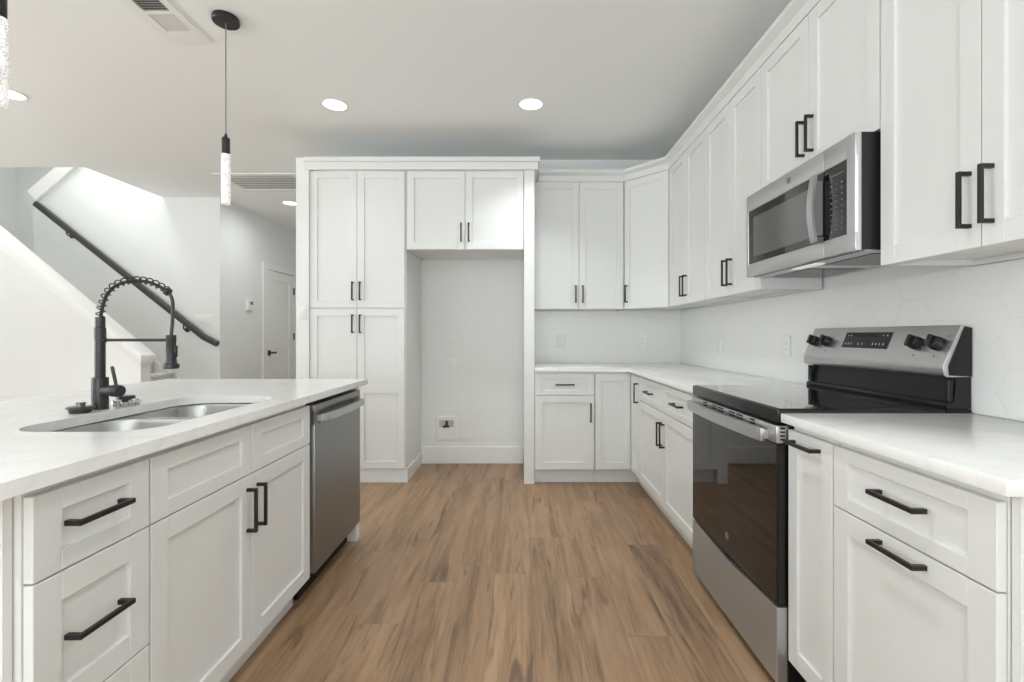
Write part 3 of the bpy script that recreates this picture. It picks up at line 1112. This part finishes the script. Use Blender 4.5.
# underside
for x in (.05, .42):
    MB().box(x, x + .27, .10, .34, zb - .003, zb - .0012, .0005).build('grease_filter', M['enamel_black'], mw)
MB().box(.30, .46, .045, .085, zb - .004, zb + .0015, .001).build('lamp_lens', M['hood_lens'], mw)
MB().box(.004, ww - .004, .033, XW - .012 - MF, zb - .001, zb + .0018).build('bottom_plate', M['steel'], mw)

# ------------------------------------------------------------------ outlets, switches, small wall fittings
def outlet(label, loc, rot, gang=1, kind='outlet', group=None):
    """plate on a wall; local -y faces the room"""
    nm = 'outlet' if kind == 'outlet' else 'light_switch'
    o = thing(nm, label, 'outlet' if kind == 'outlet' else 'switch', loc, rot, group)
    w = .072 + .046 * (gang - 1)
    pl = MB().box(-w / 2, w / 2, -.006, -.0003, -.058, .058, .002, 2).build('cover_plate', M['plate'], o)
    for g in range(gang):
        cx = -.046 * (gang - 1) / 2 + .046 * g
        if kind == 'outlet':
            f = MB()
            f.box(cx - .0165, cx + .0165, -.0078, -.0058, -.034, .034, .001)
            ff = f.build('receptacle', M['plate'], pl)
            s_ = MB()
            for zc in (-.018, .018):
                s_.box(cx - .0075, cx - .0055, -.0082, -.0074, zc - .003, zc + .006)
                s_.box(cx + .0055, cx + .0075, -.0082, -.0074, zc - .003, zc + .006)
                s_.box(cx - .002, cx + .002, -.0082, -.0074, zc - .011, zc - .0075)
            s_.build('slots', M['grey_plastic'], pl)
        else:
            f = MB().prism([(-.0058, -.034), (-.0085, -.034), (-.0115, .0), (-.0075, .034), (-.0058, .034)], 0, cx - .0165, cx + .0165)
            f.build('rocker', M['plate'], pl)
    return o


ty, tx = YW - .008, XW - .008
outlet('white outlet on the back wall tile near the refrigerator panel', (.371, ty, 1.11), 0)
outlet('white outlet on the back wall tile near the corner', (1.107, ty, 1.11), 0)
outlet('white outlet on the right wall tile beside the range controls', (tx, 2.60, 1.105), RR)
outlet('white outlet on the right wall tile halfway between corner and range', (tx, 3.46, 1.10), RR)
outlet('white outlet higher on the refrigerator nook wall', (-.606, YW, 1.10), 0)
bk = thing('blank_wall_plate', 'plain white blank plate below the outlet in the refrigerator nook', 'wall plate', (-.606, YW, .904), 0)
MB().box(-.036, .036, -.006, -.0003, -.058, .058, .002, 2).build('cover_plate', M['plate'], bk)
outlet('white switch plate on the wall end beside the pantry cabinet', (-1.708, 3.728, 1.342), 0, 1, 'switch')
outlet('wide white switch plate under the stair handrail', (-3.66, 5.50, 1.35), 0, 4, 'switch')
# smaller dimmer remote under the switch on the wall end
wb = thing('water_supply_box', 'white recessed ice-maker water box low on the nook wall with a black valve', 'water box', (-.671, YW, .322))
m = MB()
pts = [(-.096, -.108), (.096, -.108), (.096, .108), (-.096, .108)]
m.box(-.096, -.066, -.010, -.0004, -.108, .108, .003); m.box(.066, .096, -.010, -.0004, -.108, .108, .003)
m.box(-.066, .066, -.010, -.0004, .070, .108, .003); m.box(-.066, .066, -.010, -.0004, -.108, -.062, .003)
m.build('frame', M['plate'], wb)
m = MB().box(-.066, .066, -.004, -.0004, -.062, .070)
m.build('recess_back', M['recess'], wb)
m = MB().prism([(-.004, -.062), (-.009, -.062), (-.009, -.03), (-.004, .01)], 0, -.066, .066)
m.build('recess_shelf', M['plate'], wb)
m = MB().cyl((0.005, -.016, .02), (0.005, -.016, .066), .010, n=14).cyl((-.02, -.016, .02), (.03, -.016, .014), .008, n=12).box(-.036, .0, -.022, -.014, .006, .018, .002)
m.build('valve', M['brass'], wb)
th = thing('thermostat', 'small white thermostat with a grey screen on the hall wall', 'thermostat', (-3.47, 6.10, 1.545), RL)
MB().box(-.085, .06, -.022, -.0004, -.065, .075, .008, 2).build('case', M['plate'], th)
MB().box(-.02, .045, -.0235, -.0215, .012, .052, .001).build('screen', M['grey_plastic'], th)

# ------------------------------------------------------------------ stair handrail
def rail_pt(px, py, Y=5.43):
    return Vector(((px - 520.2) / 476 * Y, Y, CAMH - (py - 335.5) / 476 * Y))
hr = thing('stair_handrail', 'dark handrail on brackets running up the stair wall', 'handrail', (0, 0, 0))
p_ = [rail_pt(36, 203.5), rail_pt(204, 337), rail_pt(217.5, 344.0)]
m = MB()
sec = [(-.022, -.030), (.022, -.030), (.026, -.012), (.026, .012), (.020, .030), (-.020, .030), (-.026, .012), (-.026, -.012)]
rings = []
for i, p in enumerate(p_):
    d1 = (p_[min(i + 1, 2)] - p_[i]) if i < 2 else (p_[2] - p_[1])
    d0 = (p_[i] - p_[i - 1]) if i else d1
    t = (d0.normalized() + d1.normalized()).normalized()
    up = Vector((-t.z, 0, t.x))
    if up.z < 0: up = -up
    kf = 1 / max(.2, t.dot(d1.normalized()))
    rings.append([p + Vector((0, a, 0)) + up * b * kf for a, b in sec])
m.loft(rings).build('rail', M['rail'], hr, angle=12)
for px, py in ((66.5, 231), (183.5, 326)):
    b = rail_pt(px, py)
    m = MB()
    m.lathe_on((b.x, 5.499, b.z - .042), (b.x, 5.487, b.z - .042), [(0, .03), (.7, .03), (1, .022)], 20)
    m.tube([(b.x, 5.488, b.z - .042), (b.x, 5.45, b.z - .046), (b.x, 5.432, b.z - .03), (b.x, 5.43, b.z + .012)], .008, 10)
    m.build('bracket', M['rail'], hr)

# ------------------------------------------------------------------ ceiling fittings
def downlight(label, x, y, power, spread=90):
    o = thing('recessed_light', label, 'ceiling light', (x, y, CEIL), 0, 'recessed ceiling lights')
    m = MB()
    c_ = lambda r_: [(r_ * math.cos(2 * math.pi * q / 40), r_ * math.sin(2 * math.pi * q / 40)) for q in range(40)]
    m.flat_ring(c_(.083), [c_(.077)], -.006, -.0004)
    m.build('trim_ring', M['plate'], o)
    m = MB().lathe_on((0, 0, -.0005), (0, 0, -.0045), [(0, .0765), (1, .0765)], 40)
    m.build('lens', M['lens'], o)
    l = bpy.data.lights.new('downlight_glow', 'AREA')
    l.shape = 'DISK'; l.size = .13; l.energy = power; l.color = (0.95, .985, 1.0); l.spread = R(spread)
    lo = bpy.data.objects.new('downlight_glow', l)
    COL.objects.link(lo); lo.parent = o; lo.location = (0, 0, -.012)
    return o
downlight('lit recessed ceiling light above the pantry side of the aisle', -1.28, 3.29, 1.0)
downlight('lit recessed ceiling light above the refrigerator panel', .075, 3.28, 6, 100)
downlight('lit recessed ceiling light at the left edge behind the nearer pendant', -3.37, 3.14, 13)
downlight('lit recessed ceiling light in the hallway beyond the pantry', -2.77, 5.73, 7.5, 170)
downlight('added recessed fill light over the aisle beside the range, above the picture', .075, 1.30, 4)  # this and the next three are unseen lights added to brighten the room
downlight('added recessed fill light over the near end of the aisle, above the picture', .075, -0.60, 5)
downlight('added recessed fill light over the seating side of the island, above the picture', -3.33, .90, 13)
downlight('added recessed fill light over the island end, above the picture', -1.28, -0.60, 13)

def pendant(label, x, y):
    o = thing('pendant_light', label, 'pendant light', (x, y, CEIL), 0, 'island pendant lights')
    MB().lathe_on((0, 0, -.0005), (0, 0, -.027), [(0, .060), (.15, .062), (.85, .062), (1, .059)], 40).build('canopy', M['plastic_black'], o)
    MB().cyl((0, 0, -.027), (0, 0, -.588), .0028, n=8).build('cord', M['grey_plastic'], o)
    MB().lathe_on((0, 0, -.585), (0, 0, -.687), [(0, .006), (.12, .007), (.14, .011), (.20, .011), (.21, .0185), (1, .0185)], 28).build('socket_cap', M['plastic_black'], o)
    MB().lathe_on((0, 0, -.6872), (0, 0, -.937), [(0, .0205), (.005, .021), (.985, .021), (1, .0195)], 32).build('crystal_rod', M['crystal'], o)
    return o
pendant('lit crystal rod pendant hanging farther along the island with its black canopy in view', -1.479, 2.392)
pendant('lit crystal rod pendant cut off at the left edge of the photo', -1.496, 1.364)

# supply register above the island
rgx = thing('ceiling_vent', 'white ceiling supply register with open and shut louver bays above the island', 'vent', (0, 0, CEIL))
m = MB()
x0, x1, y0, y1 = -1.90, -1.676, 2.02, 2.585
gx0, gx1 = -1.842, -1.712
m.flat_ring([(x0, y0), (x1, y0), (x1, y1), (x0, y1)], [[(gx0, 2.10), (gx1, 2.10), (gx1, 2.335), (gx0, 2.335)], [(gx0, 2.353), (gx1, 2.353), (gx1, 2.488), (gx0, 2.488)]], -.010, -.0004)
m.build('frame', M['plate'], rgx)
MB().box(gx0, gx1, 2.10, 2.335, -.0018, -.0004).build('duct_gap', M['register_dark'], rgx)
m = MB()
yy = 2.104
while yy < 2.326:
    m.prism([(yy, -.009), (yy + .002, -.0095), (yy + .011, -.003), (yy + .009, -.0025)], 0, gx0, gx1)
    yy += .0165
m.build('louvers', M['register_grey'], rgx)
m = MB()
yy = 2.3535
while yy < 2.48:
    m.prism([(yy, -.004), (yy + .002, -.003), (yy + .0163, -.0075), (yy + .0150, -.009)], 0, gx0, gx1)
    yy += .0163
m.build('shut_louvers', M['register_grey'], rgx)

rt = thing('return_air_grille', 'wide white return air grille in the hallway ceiling', 'vent', (0, 0, CEIL))
m = MB()
m.flat_ring([(-3.04, 4.68), (-2.22, 4.68), (-2.22, 5.25), (-3.04, 5.25)], [[(-2.99, 4.74), (-2.27, 4.74), (-2.27, 5.19), (-2.99, 5.19)]], -.010, -.0004)
m.build('frame', M['plate'], rt)
MB().box(-2.99, -2.27, 4.74, 5.19, -.0018, -.0004).build('duct_gap', M['recess'], rt)
m = MB()
for q in range(6):
    yy = 4.742 + q * .075
    m.prism([(yy + .014, -.010), (yy + .018, -.011), (yy + .072, -.004), (yy + .068, -.003)], 0, -2.99, -2.27)
m.build('louvers', M['plate'], rt)
